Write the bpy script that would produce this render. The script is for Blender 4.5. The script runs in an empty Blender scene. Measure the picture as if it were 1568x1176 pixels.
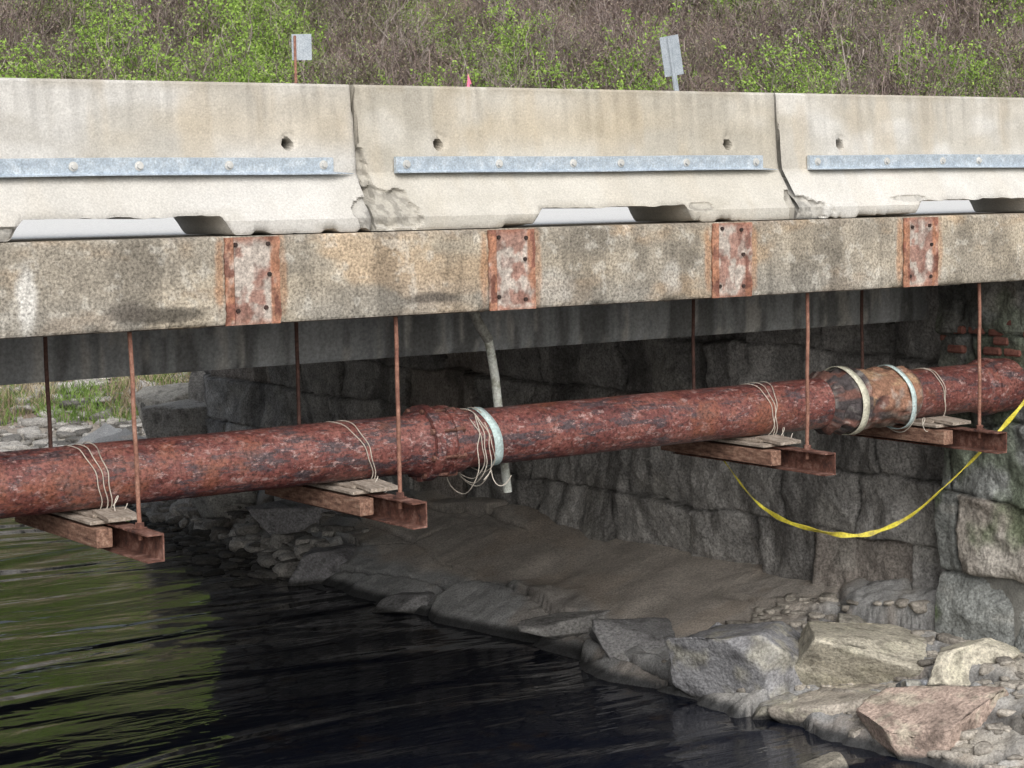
import bpy, math, random
import numpy as np
from mathutils import Matrix, Vector
random.seed(7); RNG=np.random.default_rng(7)
sc=bpy.context.scene
COL=sc.collection
# ---------------------------------------------------------------- noise
def _h(ix,iy,iz,s=0):
    n=(ix.astype(np.int64)*374761393+iy.astype(np.int64)*668265263+iz.astype(np.int64)*2147483647+s*974634777)&0xffffffff
    n=((n^(n>>13))*1274126177)&0xffffffff
    n=((n^(n>>16))*2246822519)&0xffffffff
    return ((n^(n>>15))&0xffffff)/float(0xffffff)
def vn(x,y,z,s=0):
    x,y,z=np.broadcast_arrays(np.asarray(x,float),np.asarray(y,float),np.asarray(z,float))
    ix,iy,iz=np.floor(x),np.floor(y),np.floor(z)
    fx,fy,fz=x-ix,y-iy,z-iz
    fx=fx*fx*(3-2*fx);fy=fy*fy*(3-2*fy);fz=fz*fz*(3-2*fz)
    r=0
    for a in (0,1):
        for b in (0,1):
            for c in (0,1):
                w=(fx if a else 1-fx)*(fy if b else 1-fy)*(fz if c else 1-fz)
                r=r+w*_h(ix+a,iy+b,iz+c,s)
    return r
def fbm(x,y,z,o=4,s=0):
    r=0;a=.5;t=0
    for i in range(o):
        r=r+a*vn(x*2**i,y*2**i,z*2**i,s+i);t+=a;a*=.5
    return r/t
def sst(a,b,x):
    t=np.clip((x-a)/(b-a),0,1);return t*t*(3-2*t)
def mixc(a,b,t):
    t=np.asarray(t)[...,None];return a*(1-t)+b*t
# ---------------------------------------------------------------- mesh helpers
def link(ob,parent=None):
    COL.objects.link(ob)
    if parent: ob.parent=parent
    return ob
def empty(name):
    e=bpy.data.objects.new(name,None);e.empty_display_size=.2;return link(e)
def mkmesh(name,V,F,mat=None,col=None,smooth=False,parent=None):
    me=bpy.data.meshes.new(name)
    V=np.asarray(V,float)
    me.from_pydata(V.tolist(),[],F if isinstance(F,list) else F.tolist())
    if col is not None:
        a=me.color_attributes.new('Col','FLOAT_COLOR','POINT')
        c=np.ones((len(V),4));c[:,:3]=np.clip(col,0,1)
        a.data.foreach_set('color',c.ravel())
    if smooth: me.polygons.foreach_set('use_smooth',[True]*len(me.polygons))
    if mat: me.materials.append(mat)
    me.update()
    return link(bpy.data.objects.new(name,me),parent)
def gridF(nu,nv,wrapv=False,flip=False):
    i=np.arange(nu-1)[:,None];j=np.arange(nv if wrapv else nv-1)[None,:]
    j2=(j+1)%nv
    f=np.stack([i*nv+j,(i+1)*nv+j,(i+1)*nv+j2,i*nv+j2],-1).reshape(-1,4)
    return f[:,::-1] if flip else f
def boxVF(x0,x1,y0,y1,z0,z1):
    V=[(x,y,z) for x in (x0,x1) for y in (y0,y1) for z in (z0,z1)]
    F=[(0,1,3,2),(4,6,7,5),(0,4,5,1),(2,3,7,6),(0,2,6,4),(1,5,7,3)]
    return V,F
def box(name,x0,x1,y0,y1,z0,z1,mat,parent=None,bev=0):
    V,F=boxVF(x0,x1,y0,y1,z0,z1)
    o=mkmesh(name,V,F,mat,parent=parent)
    if bev:
        m=o.modifiers.new('b','BEVEL');m.width=bev;m.segments=2
    return o
def lathe(name,prof,cy,cz,mat,n=72,parent=None,colf=None,dispf=None,caps=True):
    prof=np.array(prof,float);nu=len(prof)
    a=np.linspace(0,2*np.pi,n,endpoint=False)
    X=np.repeat(prof[:,0:1],n,1);R=np.repeat(prof[:,1:2],n,1);A=np.repeat(a[None],nu,0)
    if dispf is not None: R=R+dispf(X,A,R)
    V=np.stack([X,cy+R*np.cos(A),cz+R*np.sin(A)],-1).reshape(-1,3)
    F=gridF(nu,n,True).tolist()
    if caps: F+= [list(range(n))[::-1],list(range((nu-1)*n,nu*n))]
    col=None
    if colf is not None: col=colf(X,A).reshape(-1,3)
    o=mkmesh(name,V,F,mat,col,True,parent)
    o.data.set_sharp_from_angle(angle=math.radians(28))
    return o
def tube(name,pts,r,mat,parent=None,n=8,flat=None):
    cu=bpy.data.curves.new(name,'CURVE');cu.dimensions='3D'
    sp=cu.splines.new('POLY' if len(pts)>14 else 'NURBS')
    sp.points.add(len(pts)-1)
    for p,q in zip(sp.points,pts): p.co=(*q,1)
    if sp.type=='NURBS': sp.order_u=3;sp.use_endpoint_u=True;sp.resolution_u=8
    cu.bevel_depth=r;cu.bevel_resolution=3;cu.use_fill_caps=True
    cu.materials.append(mat)
    return link(bpy.data.objects.new(name,cu),parent)
# ---------------------------------------------------------------- materials
def newmat(name):
    m=bpy.data.materials.new(name);m.use_nodes=True
    nt=m.node_tree;b=nt.nodes['Principled BSDF'];return m,nt,b
def N(nt,t,**k):
    n=nt.nodes.new(t)
    for a,v in k.items():
        if a in n.inputs: n.inputs[a].default_value=v
        else: setattr(n,a,v)
    return n
def noise(nt,scale,detail=3,rough=.6,stretch=(1,1,1),dist=0):
    tc=N(nt,'ShaderNodeTexCoord');mp=N(nt,'ShaderNodeMapping')
    mp.inputs['Scale'].default_value=stretch
    n=N(nt,'ShaderNodeTexNoise');n.inputs['Scale'].default_value=scale;n.inputs['Detail'].default_value=detail
    n.inputs['Roughness'].default_value=rough;n.inputs['Distortion'].default_value=dist
    nt.links.new(tc.outputs['Object'],mp.inputs[0]);nt.links.new(mp.outputs[0],n.inputs['Vector'])
    return n.outputs['Fac']
def ramp(nt,src,stops):
    r=N(nt,'ShaderNodeValToRGB');e=r.color_ramp.elements
    while len(e)<len(stops): e.new(.5)
    for el,(p,c) in zip(e,stops):
        el.position=p;el.color=(*c,1) if not isinstance(c,(int,float)) else (c,c,c,1)
    nt.links.new(src,r.inputs[0]);return r.outputs[0]
def mix(nt,a,b,fac=1.0,mode='MIX'):
    m=N(nt,'ShaderNodeMix',data_type='RGBA',blend_type=mode)
    def s(i,v):
        if isinstance(v,tuple): m.inputs[i].default_value=(*v,1)
        elif isinstance(v,(int,float)): m.inputs[i].default_value=v
        else: nt.links.new(v,m.inputs[i])
    s(0,fac);s(6,a);s(7,b);return m.outputs[2]
def bump(nt,b,h,strength=.5,dist=.01,prev=None):
    n=N(nt,'ShaderNodeBump');n.inputs['Strength'].default_value=strength;n.inputs['Distance'].default_value=dist
    nt.links.new(h,n.inputs['Height'])
    if prev: nt.links.new(prev,n.inputs['Normal'])
    nt.links.new(n.outputs[0],b.inputs['Normal']);return n.outputs[0]
def vcmat(name,fine=60,lo=.75,hi=1.2,bd=.006,rough=.9,big=3,blo=.85,bhi=1.12,stretch=(1,1,1),spec=.3,coarse=True):
    m,nt,b=newmat(name)
    at=N(nt,'ShaderNodeVertexColor');at.layer_name='Col'
    n1=noise(nt,fine,2,.7);n2=noise(nt,big,4,.65,stretch)
    c=mix(nt,at.outputs[0],ramp(nt,n1,[(.3,lo),(.7,hi)]),1.0,'MULTIPLY')
    c=mix(nt,c,ramp(nt,n2,[(.3,blo),(.7,bhi)]),1.0,'MULTIPLY')
    nt.links.new(c,b.inputs['Base Color']);b.inputs['Roughness'].default_value=rough
    b.inputs['Specular IOR Level'].default_value=spec
    bump(nt,b,noise(nt,fine*.3,4,.75),.8,bd*2.5)
    return m
def nmat(name,stops,scale=5,rough=.8,bd=.004,metal=0,stretch=(1,1,1),fine=60,detail=4,spec=.4):
    m,nt,b=newmat(name)
    c=ramp(nt,noise(nt,scale,detail,.65,stretch),stops)
    if bd:
        f=noise(nt,fine,2,.6)
        c=mix(nt,c,ramp(nt,f,[(.3,.75),(.7,1.2)]),1.0,'MULTIPLY')
        bump(nt,b,f,.6,bd)
    nt.links.new(c,b.inputs['Base Color']);b.inputs['Roughness'].default_value=rough
    b.inputs['Metallic'].default_value=metal;b.inputs['Specular IOR Level'].default_value=spec
    return m
M_conc=vcmat('barrier_concrete',90,.82,1.12,.003,.9,2.2,.92,1.05,(1,1,.4))
M_slab=vcmat('weathered_slab_concrete',62,.46,1.40,.005,.95,5,.82,1.14)
M_beam=vcmat('girder_concrete',45,.75,1.2,.004,.9,5,.65,1.25,(1,1,.12))
M_stone=vcmat('granite_block',42,.5,1.4,.012,.9,5,.75,1.2)
M_bank=vcmat('bank_rock_and_silt',55,.65,1.3,.008,.9,3,.85,1.12)
M_bould=vcmat('boulder_granite',40,.55,1.35,.010,.85,4,.75,1.2)
M_soil=vcmat('soil',12,.7,1.3,.03,1,.8,.8,1.2)
M_wrap=vcmat('pipe_wrap',50,.6,1.3,.008,.8,9,.7,1.2)
M_plate=vcmat('rusted_plate',70,.6,1.3,.004,.75,12,.6,1.3)
M_rust=nmat('rust_steel',[(.3,(.05,.028,.026)),(.5,(.15,.068,.05)),(.7,(.32,.19,.155))],14,.85)
M_rod=nmat('rust_rod',[(.3,(.18,.08,.06)),(.6,(.34,.18,.13)),(.8,(.46,.30,.25))],18,.85)
M_rodd=nmat('rust_rod_dark',[(.3,(.08,.045,.04)),(.7,(.20,.11,.09))],18,.85)
M_galv=nmat('galvanized_steel',[(.3,(.40,.47,.55)),(.5,(.50,.58,.66)),(.7,(.68,.75,.82))],16,.45,.001,.3,fine=90)
M_wood=nmat('timber',[(.3,(.09,.05,.04)),(.5,(.25,.14,.10)),(.65,(.36,.23,.17)),(.8,(.46,.35,.28))],8,.9,.006,0,(6,1.2,6))
M_shim=nmat('shim_wood',[(.3,(.20,.16,.13)),(.55,(.38,.33,.28)),(.7,(.52,.46,.40))],8,.9,.005,0,(6,1.2,6))
M_wire=nmat('tie_wire',[(.3,(.45,.41,.35)),(.7,(.68,.63,.56))],20,.6,0)
M_strap=nmat('mint_strap',[(.35,(.50,.64,.64)),(.6,(.66,.80,.80))],18,.6,.001)
M_strapw=nmat('cream_strap',[(.35,(.52,.50,.40)),(.6,(.76,.75,.62))],18,.6,.001)
M_pvc=nmat('dirty_white_pipe',[(.35,(.50,.52,.44)),(.48,(.80,.84,.78)),(.7,(.88,.92,.88))],12,.5,.002)
M_tape=nmat('yellow_tape',[(.35,(.36,.30,.05)),(.5,(.60,.52,.05)),(.65,(.72,.65,.08))],9,.6,.001)
M_sign=nmat('sign_aluminium',[(.3,(.28,.32,.36)),(.7,(.38,.42,.46))],6,.5,.001,.2)
M_brick=nmat('old_brick',[(.3,(.13,.05,.045)),(.6,(.25,.11,.085)),(.8,(.34,.22,.19))],14,.9)
M_asph=nmat('road_surface',[(.3,(.78,.78,.77)),(.7,(.82,.82,.81))],8,.6,.002)
M_pink=nmat('pink_ribbon',[(.3,(.75,.12,.25)),(.7,(.85,.25,.38))],5,.6,0)
M_blue=nmat('blue_plastic',[(.3,(.06,.2,.5)),(.7,(.2,.4,.75))],9,.4,0)
def bark_mat(name,stops): return nmat(name,stops,1.6,.95,0,detail=2)
M_twig=bark_mat('twigs',[(.35,(.16,.13,.12)),(.5,(.28,.24,.22)),(.7,(.43,.38,.355))])
M_twigr=bark_mat('reddish_twigs',[(.35,(.14,.105,.10)),(.55,(.26,.205,.19)),(.7,(.38,.32,.30))])
M_leaf=bark_mat('spring_leaves',[(.35,(.16,.27,.05)),(.5,(.27,.42,.08)),(.7,(.42,.57,.14))])
M_leafd=bark_mat('olive_leaves',[(.35,(.15,.18,.07)),(.5,(.25,.30,.12)),(.7,(.37,.40,.20))])
M_bud=bark_mat('brown_buds',[(.35,(.20,.15,.125)),(.5,(.31,.25,.20)),(.7,(.42,.37,.28))])
M_dry=bark_mat('dry_grass',[(.35,(.32,.26,.17)),(.7,(.55,.47,.33))])
M_grn=bark_mat('green_grass',[(.35,(.15,.25,.06)),(.7,(.30,.42,.12))])
def pipemat():
    m,nt,b=newmat('rusty_painted_pipe')
    base=ramp(nt,noise(nt,6,5,.8,(.6,1.3,1.3)),[(.36,(.10,.034,.034)),(.5,(.20,.070,.060)),(.64,(.29,.125,.105))])
    dk=ramp(nt,noise(nt,8,5,.8,(.4,1.5,1.5),.3),[(.52,0.),(.58,.85)])
    c=mix(nt,base,(.075,.065,.075),dk)
    lt=ramp(nt,noise(nt,26,5,.8,(.5,1,1)),[(.55,0.),(.62,.85)])
    c=mix(nt,c,(.42,.29,.275),lt)
    org=ramp(nt,noise(nt,2.6,4,.7),[(.54,0.),(.66,.6)])
    c=mix(nt,c,(.29,.11,.065),org)
    spk=ramp(nt,noise(nt,48,2,.7),[(.34,.45),(.5,1.),(.68,1.35)])
    c=mix(nt,c,spk,1.0,'MULTIPLY')
    nt.links.new(c,b.inputs['Base Color'])
    b.inputs['Roughness'].default_value=.38
    bump(nt,b,noise(nt,28,5,.8,(.7,1,1)),.9,.010)
    return m
M_pipe=pipemat()
def watermat():
    m,nt,b=newmat('river_water')
    br=ramp(nt,noise(nt,3.0,5,.8),[(.56,(.006,.008,.016)),(.72,(.026,.018,.014))])
    nt.links.new(br,b.inputs['Base Color'])
    b.inputs['Roughness'].default_value=.03;b.inputs['IOR'].default_value=1.33
    tc=N(nt,'ShaderNodeTexCoord')
    p=None
    for s,d,dist,rot,sc_ in ((.42,1,.10,50,(.5,1.9,1)),(1.2,2,.013,34,(.7,2.4,1)),(4,2,.0018,30,(1,2,1))):
        mp=N(nt,'ShaderNodeMapping')
        mp.inputs['Rotation'].default_value=(0,0,math.radians(rot));mp.inputs['Scale'].default_value=sc_
        nt.links.new(tc.outputs['Object'],mp.inputs[0])
        n=N(nt,'ShaderNodeTexNoise');n.inputs['Scale'].default_value=s;n.inputs['Detail'].default_value=d;n.inputs['Distortion'].default_value=1.4
        nt.links.new(mp.outputs[0],n.inputs['Vector'])
        p=bump(nt,b,n.outputs['Fac'],1,dist,p)
    return m
M_water=watermat()
# ---------------------------------------------------------------- camera
Xc=Vector((4422,367,-3100)).normalized()
Zc=Vector((-.014,1,math.tan(math.radians(5.37))));Zc=(Zc-Xc*Zc.dot(Xc)).normalized()
Yc=Zc.cross(Xc)
cam=bpy.data.cameras.new('camera');co=bpy.data.objects.new('camera',cam);link(co)
cam.sensor_width=36;cam.lens=36*3100/1568;cam.clip_end=2000;cam.clip_start=.1
M=Matrix((Xc,Yc,Zc)).to_4x4();M.translation=Vector((0,0,.22));co.matrix_world=M
sc.camera=co
# ---------------------------------------------------------------- light
w=bpy.data.worlds.new('World');sc.world=w;w.use_nodes=True;nt=w.node_tree
bg=nt.nodes['Background'];sky=nt.nodes.new('ShaderNodeTexSky');sky.sky_type='NISHITA';sky.sun_disc=False
az=math.atan2(-.35,-.75);el=math.radians(38)
sky.sun_elevation=el;sky.sun_rotation=az%(2*math.pi);sky.dust_density=5;sky.air_density=1.3
hs=nt.nodes.new('ShaderNodeHueSaturation');hs.inputs['Saturation'].default_value=.38
nt.links.new(sky.outputs[0],hs.inputs['Color']);nt.links.new(hs.outputs[0],bg.inputs[0]);bg.inputs[1].default_value=.15
sl=bpy.data.lights.new('sun','SUN');sl.energy=1.4;sl.angle=math.radians(60);sl.color=(1,.98,.95)
so=link(bpy.data.objects.new('sun',sl))
d=Vector((math.sin(az)*math.cos(el),math.cos(az)*math.cos(el),math.sin(el)))
so.rotation_euler=d.to_track_quat('Z','Y').to_euler()
sc.view_settings.view_transform='Standard';sc.view_settings.look='None';sc.view_settings.exposure=0
# ---------------------------------------------------------------- terrain
Fh=np.array([.5754,.8179]);Rh=np.array([.8179,-.5754])
def uv2xy(u,v): return u*Fh[0]+v*Rh[0],u*Fh[1]+v*Rh[1]
def terr(X,Y):
    u=X*Fh[0]+Y*Fh[1];v=X*Rh[0]+Y*Rh[1]
    u=u+ (fbm(X*.25,Y*.25,0,3,5)-.5)*1.6*sst(29,36,u)
    z=np.interp(u,[-500,28,28.6,32,36,42,50,70,120,900],[-4.6,-4.6,-3.93,-3.35,-1.4,1.9,6.2,9,14,30])
    fill=-.12-4.3*sst(24.4,25.8,Y)
    z=np.where(X>13.4,np.maximum(z,fill),z)
    left=-4.6+4.4*sst(-10,-16,X)
    z=np.maximum(z,left)
    z=z+(fbm(X*.8,Y*.8,0,4,9)-.5)*.35*sst(31,36,u)
    return z
def warp(lo,hi,c0,c1,step):
    core=np.arange(c0,c1+step/2,step)
    a=[];x=c0;s=step
    while x>lo: s*=1.25;x-=s;a.append(x)
    b=[];x=c1;s=step
    while x<hi: s*=1.25;x+=s;b.append(x)
    return np.array(a[::-1]+core.tolist()+b)
gx=warp(-500,700,5,50,.35);gy=warp(-300,800,22,52,.35)
GX,GY=np.meshgrid(gx,gy,indexing='ij');GZ=terr(GX,GY)
U=GX*Fh[0]+GY*Fh[1];V_=GX*Rh[0]+GY*Rh[1]
n1=fbm(GX*1.5,GY*1.5,0,4,3);n2=fbm(GX*.4,GY*.4,0,3,4)
c=mixc(np.array([.25,.19,.165]),np.array([.19,.17,.11]),sst(.42,.6,n2))
c=mixc(c,np.array([.37,.30,.265]),sst(.5,.65,n1))
c=mixc(np.array([.36,.34,.30]),c,sst(31.6,33,U+n1))
mkmesh('ground',np.stack([GX,GY,GZ],-1).reshape(-1,3),gridF(len(gx),len(gy)),M_soil,c.reshape(-1,3),True)
wv=[(-300,-200,-3.9),(13.2,-200,-3.9),(13.2,60,-3.9),(-300,60,-3.9)]
mkmesh('river_water',wv,[(0,1,2,3)],M_water)
# ---------------------------------------------------------------- rocky bank
ys=np.arange(5,28.5,.024);ss=np.arange(9.5,12.5,.018)
BX,BY=np.meshgrid(ss,ys,indexing='ij')
sh=np.interp(BY,[5,9.5,10.5,11.1,13.1,15.9,17.7,20,22.8,25,27,29],[10.7,10.67,10.62,10.5,10.5,10.66,10.5,10.7,11.02,11.25,11.3,11.3])
def voro(px,py,n,ar,seed,box_):
    rg=np.random.default_rng(seed)
    sx=rg.uniform(box_[0],box_[1],n);sy=rg.uniform(box_[2],box_[3],n)
    F1=np.full(px.shape,9e9);F2=F1.copy();I=np.zeros(px.shape,int)
    for k in range(n):
        dd=np.abs(px-sx[k])*.6+np.hypot(px-sx[k],(py-sy[k])*ar)
        nw=dd<F1
        F2=np.where(nw,F1,np.minimum(F2,dd));I=np.where(nw,k,I);F1=np.where(nw,dd,F1)
    return F1,F2,I,sx,sy,rg
wx=BX+(fbm(BX*1.4,BY*1.4,1,3,41)-.5)*.25;wy=BY+(fbm(BX*1.4,BY*1.4,7,3,42)-.5)*.5
F1,F2,I,sx,sy,rg=voro(wx,wy,80,.55,11,(9.9,12.5,5,28.5))
gxr=rg.uniform(-.20,.14,80);gyr=rg.uniform(-.13,.13,80);of=rg.uniform(-.05,.06,80);tn=rg.uniform(.72,1.28,80)
zb=np.interp(BY,[5,11,15,20,24.6,29],[-3.28,-3.28,-3.22,-3.12,-2.93,-2.95])
sC=BX-sh+(fbm(BY*.9,BX*.5,3,3,31)-.5)*.3
base=np.where(sC<-.1,-3.9+(sC+.1)*.9,-3.9+(zb+3.9)*np.clip((sC+.1)/1.8,0,1.1)**.85)
frt=sst(13.0,11.8,BY)
rock=np.clip(sst(.85,.3,sC+(fbm(BX,BY,3,3,51)-.5)*.7)+frt+sst(18.2,20.2,BY),0,1)
few=sst(.52,.60,fbm(BX*.7,BY*.5,30,2,52))
rock=np.clip(rock,.06+.42*few,1)
tilt=(gxr[I]*(BX-sx[I])+gyr[I]*(BY-sy[I])+of[I])
ed=F2-F1
crack=np.exp(-ed/.016)
H=base+rock*(tilt+.045)-rock*.10*crack+(fbm(BX*6,BY*6,0,5,61)-.5)*(.030*(.35+rock)+.10*frt)+(fbm(BX*1.3,BY*1.3,0,3,62)-.5)*.05
rid=np.abs(fbm(BX*3,BY*3,I*1.3,4,64)-.5);H=H-rock*rid*.12
silt=np.array([.52,.475,.43]);rk=np.array([.38,.385,.39])
cc=mixc(silt,rk,sst(.35,.85,rock))*(1+(tn[I]-1)*rock)[...,None]
cc=cc*(.78+.44*fbm(BX*5,BY*5,2,4,69))[...,None]
cc=mixc(cc,np.array([.48,.43,.35]),sst(13,10.8,BY)*sst(.3,.7,fbm(BX*1.5,BY*1.5,3,3,70))*.8)  # front rocks paler: open skylight painted into the bank colour
cc=mixc(cc,np.array([.42,.34,.27]),sst(.55,.7,fbm(BX*2.5,BY*2.5,9,4,71))*.35)
cc=cc*(1-.65*rock*np.exp(-ed/.012))[...,None]
wet=sst(-3.80,-3.86,H);cc=mixc(cc,np.array([.055,.057,.06]),wet)
mkmesh('rocky_bank',np.stack([BX,BY,H],-1).reshape(-1,3),gridF(len(ss),len(ys)),M_bank,cc.reshape(-1,3),True)
def bankz(x,y):
    i=int(np.clip((x-9.5)/.018,0,len(ss)-1));j=int(np.clip((y-5)/.024,0,len(ys)-1));return float(H[i,j])
# ---------------------------------------------------------------- boulders
import bmesh
def rockshape(seed,sub=5,cuts=16,rough=.05):
    bm=bmesh.new();bmesh.ops.create_icosphere(bm,subdivisions=sub,radius=1)
    V=np.array([v.co[:] for v in bm.verts]);F=[[v.index for v in f.verts] for f in bm.faces];bm.free()
    rg=np.random.default_rng(seed)
    for k in range(cuts):
        n=rg.normal(size=3)
        if k==0: n=np.array([rg.uniform(-.25,.25),rg.uniform(-.25,.25),1.])
        n/=np.linalg.norm(n)
        dd=rg.uniform(.42,.66) if k else .45;e=V@n-dd
        V=V-np.outer(np.maximum(e,0),n)
    o=seed*3.7
    V=V*(1+(fbm(V[:,0]*3+o,V[:,1]*3,V[:,2]*3,3,seed)-.5)*rough*1.6)[:,None]
    rd=np.abs(fbm(V[:,0]*5+o,V[:,1]*5,V[:,2]*5,4,seed+9)-.5)
    V=V*(1-rd*rough*1.6)[:,None]
    return V,F
def boulder(x,y,z,sx_,sy_,sz_,rot,colr,seed,name='boulder'):
    V,F=rockshape(seed)
    ext=V.max(0)-V.min(0);q=V/ext*np.array([sx_,sy_,sz_])*1.12
    a=math.radians(rot);R=np.array([[math.cos(a),-math.sin(a),0],[math.sin(a),math.cos(a),0],[0,0,1]])
    rg=np.random.default_rng(seed);t=rg.uniform(-.12,.12,2)
    q[:,2]+=q[:,0]*t[0]+q[:,1]*t[1]
    q=q@R.T
    P=q+np.array([x,y,z])
    cl=np.array(colr)[None]*(.75+.5*fbm(P[:,0]*4,P[:,1]*4,P[:,2]*4,4,seed))[:,None]
    lich=sst(.54,.64,fbm(P[:,0]*8,P[:,1]*8,P[:,2]*8,4,seed+3))
    cl=mixc(cl,np.array([.52,.50,.40]),lich*.55*sst(14,12,P[:,1]))
    cl=cl*(1-.45*sst(.6,.7,fbm(P[:,0]*12,P[:,1]*12,P[:,2]*9,4,seed+5)))[:,None]
    cl=mixc(cl,np.array([.06,.06,.06]),sst(-3.83,-3.88,P[:,2]))
    return mkmesh(name,P,F,M_bould,cl,True)
G=(.33,.33,.34);L=(.52,.49,.41);Dk=(.30,.30,.32)
bl=[(10.94,13.45,-3.80,1.15,.8,.48,-30,G,1),
    (11.00,12.10,-3.74,1.35,1.1,.85,-35,(.36,.365,.39),2),
    (11.50,11.35,-3.52,1.2,.95,.55,-20,L,3),
    (10.92,11.0,-3.84,1.2,.7,.5,-40,(.46,.42,.37),4),
    (10.80,10.05,-3.84,1.0,.65,.56,-50,(.47,.37,.32),5),
    (11.60,10.50,-3.48,.66,.55,.45,10,L,6),
    (10.72,12.80,-3.82,.34,.28,.30,0,(.52,.49,.43),7),
    (11.18,10.60,-3.66,.34,.30,.34,30,(.36,.38,.42),8),
    (11.35,10.0,-3.62,.5,.4,.36,10,(.50,.41,.31),9),
    (9.72,10.25,-3.95,.42,.3,.22,0,(.28,.26,.22),10),
    (11.35,20.3,-3.52,1.5,.8,.60,-10,Dk,11),
    (11.45,22.2,-3.5,1.3,.9,.55,0,(.42,.42,.41),12),
    (11.95,21.2,-3.3,1.2,.7,.6,20,(.34,.34,.34),13),
    (11.0,18.9,-3.76,1.5,.8,.42,15,Dk,14),
    (11.7,23.6,-3.3,1.1,.7,.55,10,(.42,.40,.37),15),
    (12.15,25.3,-3.0,1.2,.9,1.1,10,(.42,.40,.37),16),
    (12.6,26.4,-2.9,1.3,.9,.9,50,(.40,.38,.34),23),
    (13.0,25.6,-2.6,1.3,.9,1.3,30,(.38,.36,.33),24),
    (10.85,16.9,-3.86,1.4,.6,.26,20,(.30,.30,.31),26),
    (11.1,14.6,-3.74,1.3,.8,.24,-35,(.36,.355,.35),27),
    (11.9,9.5,-3.4,.5,.5,.4,10,L,19),
    (10.62,11.55,-3.88,.45,.35,.25,15,(.36,.35,.33),31),
    (10.62,10.62,-3.88,.4,.3,.25,35,(.40,.37,.33),32),
    (11.3,9.55,-3.66,.6,.45,.35,25,(.40,.38,.35),33),
    (11.78,11.9,-3.42,.45,.38,.22,25,(.44,.42,.37),34)]
for a in bl: boulder(*a)
Vs=[];Fs=[];Cs=[];off=0
sh_=[rockshape(100+i,2,6,.05) for i in range(6)]
def addpeb(x,y,z,r,cl):
    global off
    V,F=sh_[random.randrange(6)]
    a=random.uniform(0,6.28);q=V*1.4*np.array([r,r*random.uniform(.6,1),r*random.uniform(.4,.75)])
    q=q@np.array([[math.cos(a),math.sin(a),0],[-math.sin(a),math.cos(a),0],[0,0,1]])
    Vs.append(q+np.array([x,y,z]));Fs.extend([[i+off for i in f] for f in F]);Cs.append(np.tile(cl,(len(V),1)));off+=len(V)
for k in range(1300):
    u=random.uniform(28.6,33.4);v=random.uniform(-10,-3.0)
    x,y=uv2xy(u,v)
    if y<23 : continue
    z=float(terr(np.array([x]),np.array([y]))[0])
    g=random.uniform(.15,.62);addpeb(x,y,z+.02,random.choice([.05,.07,.1,.18])*random.uniform(.7,1.3),(g,g*.96,g*.9))
for k in range(900):
    y=random.uniform(19.0,28);s0=np.interp(y,[5,17.7,20,22.8,25,27,29],[10.5,10.5,10.7,11.0,11.2,11.2,11.2])
    x=s0+random.gauss(-.02,.32);z=max(bankz(x,y),-3.93)
    g=random.uniform(.12,.5);wetf=1 if z>-3.84 else .3
    addpeb(x,y,z+.01,random.choice([.05,.08,.13])*random.uniform(.7,1.4),(g*wetf,g*wetf*.97,g*wetf*.93))
for k in range(900):
    y=random.uniform(8.8,12.9);x=random.uniform(10.55,11.98);z=bankz(x,y)
    wetf=1 if z>-3.84 else .4
    g=random.uniform(.22,.52)*wetf;addpeb(x,y,z-.003,random.choice([.012,.02,.03,.05,.07])*random.uniform(.7,1.3),(g,g*.93,g*.83))
mkmesh('river_pebbles',np.concatenate(Vs),Fs,M_bould,np.concatenate(Cs),True)
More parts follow.
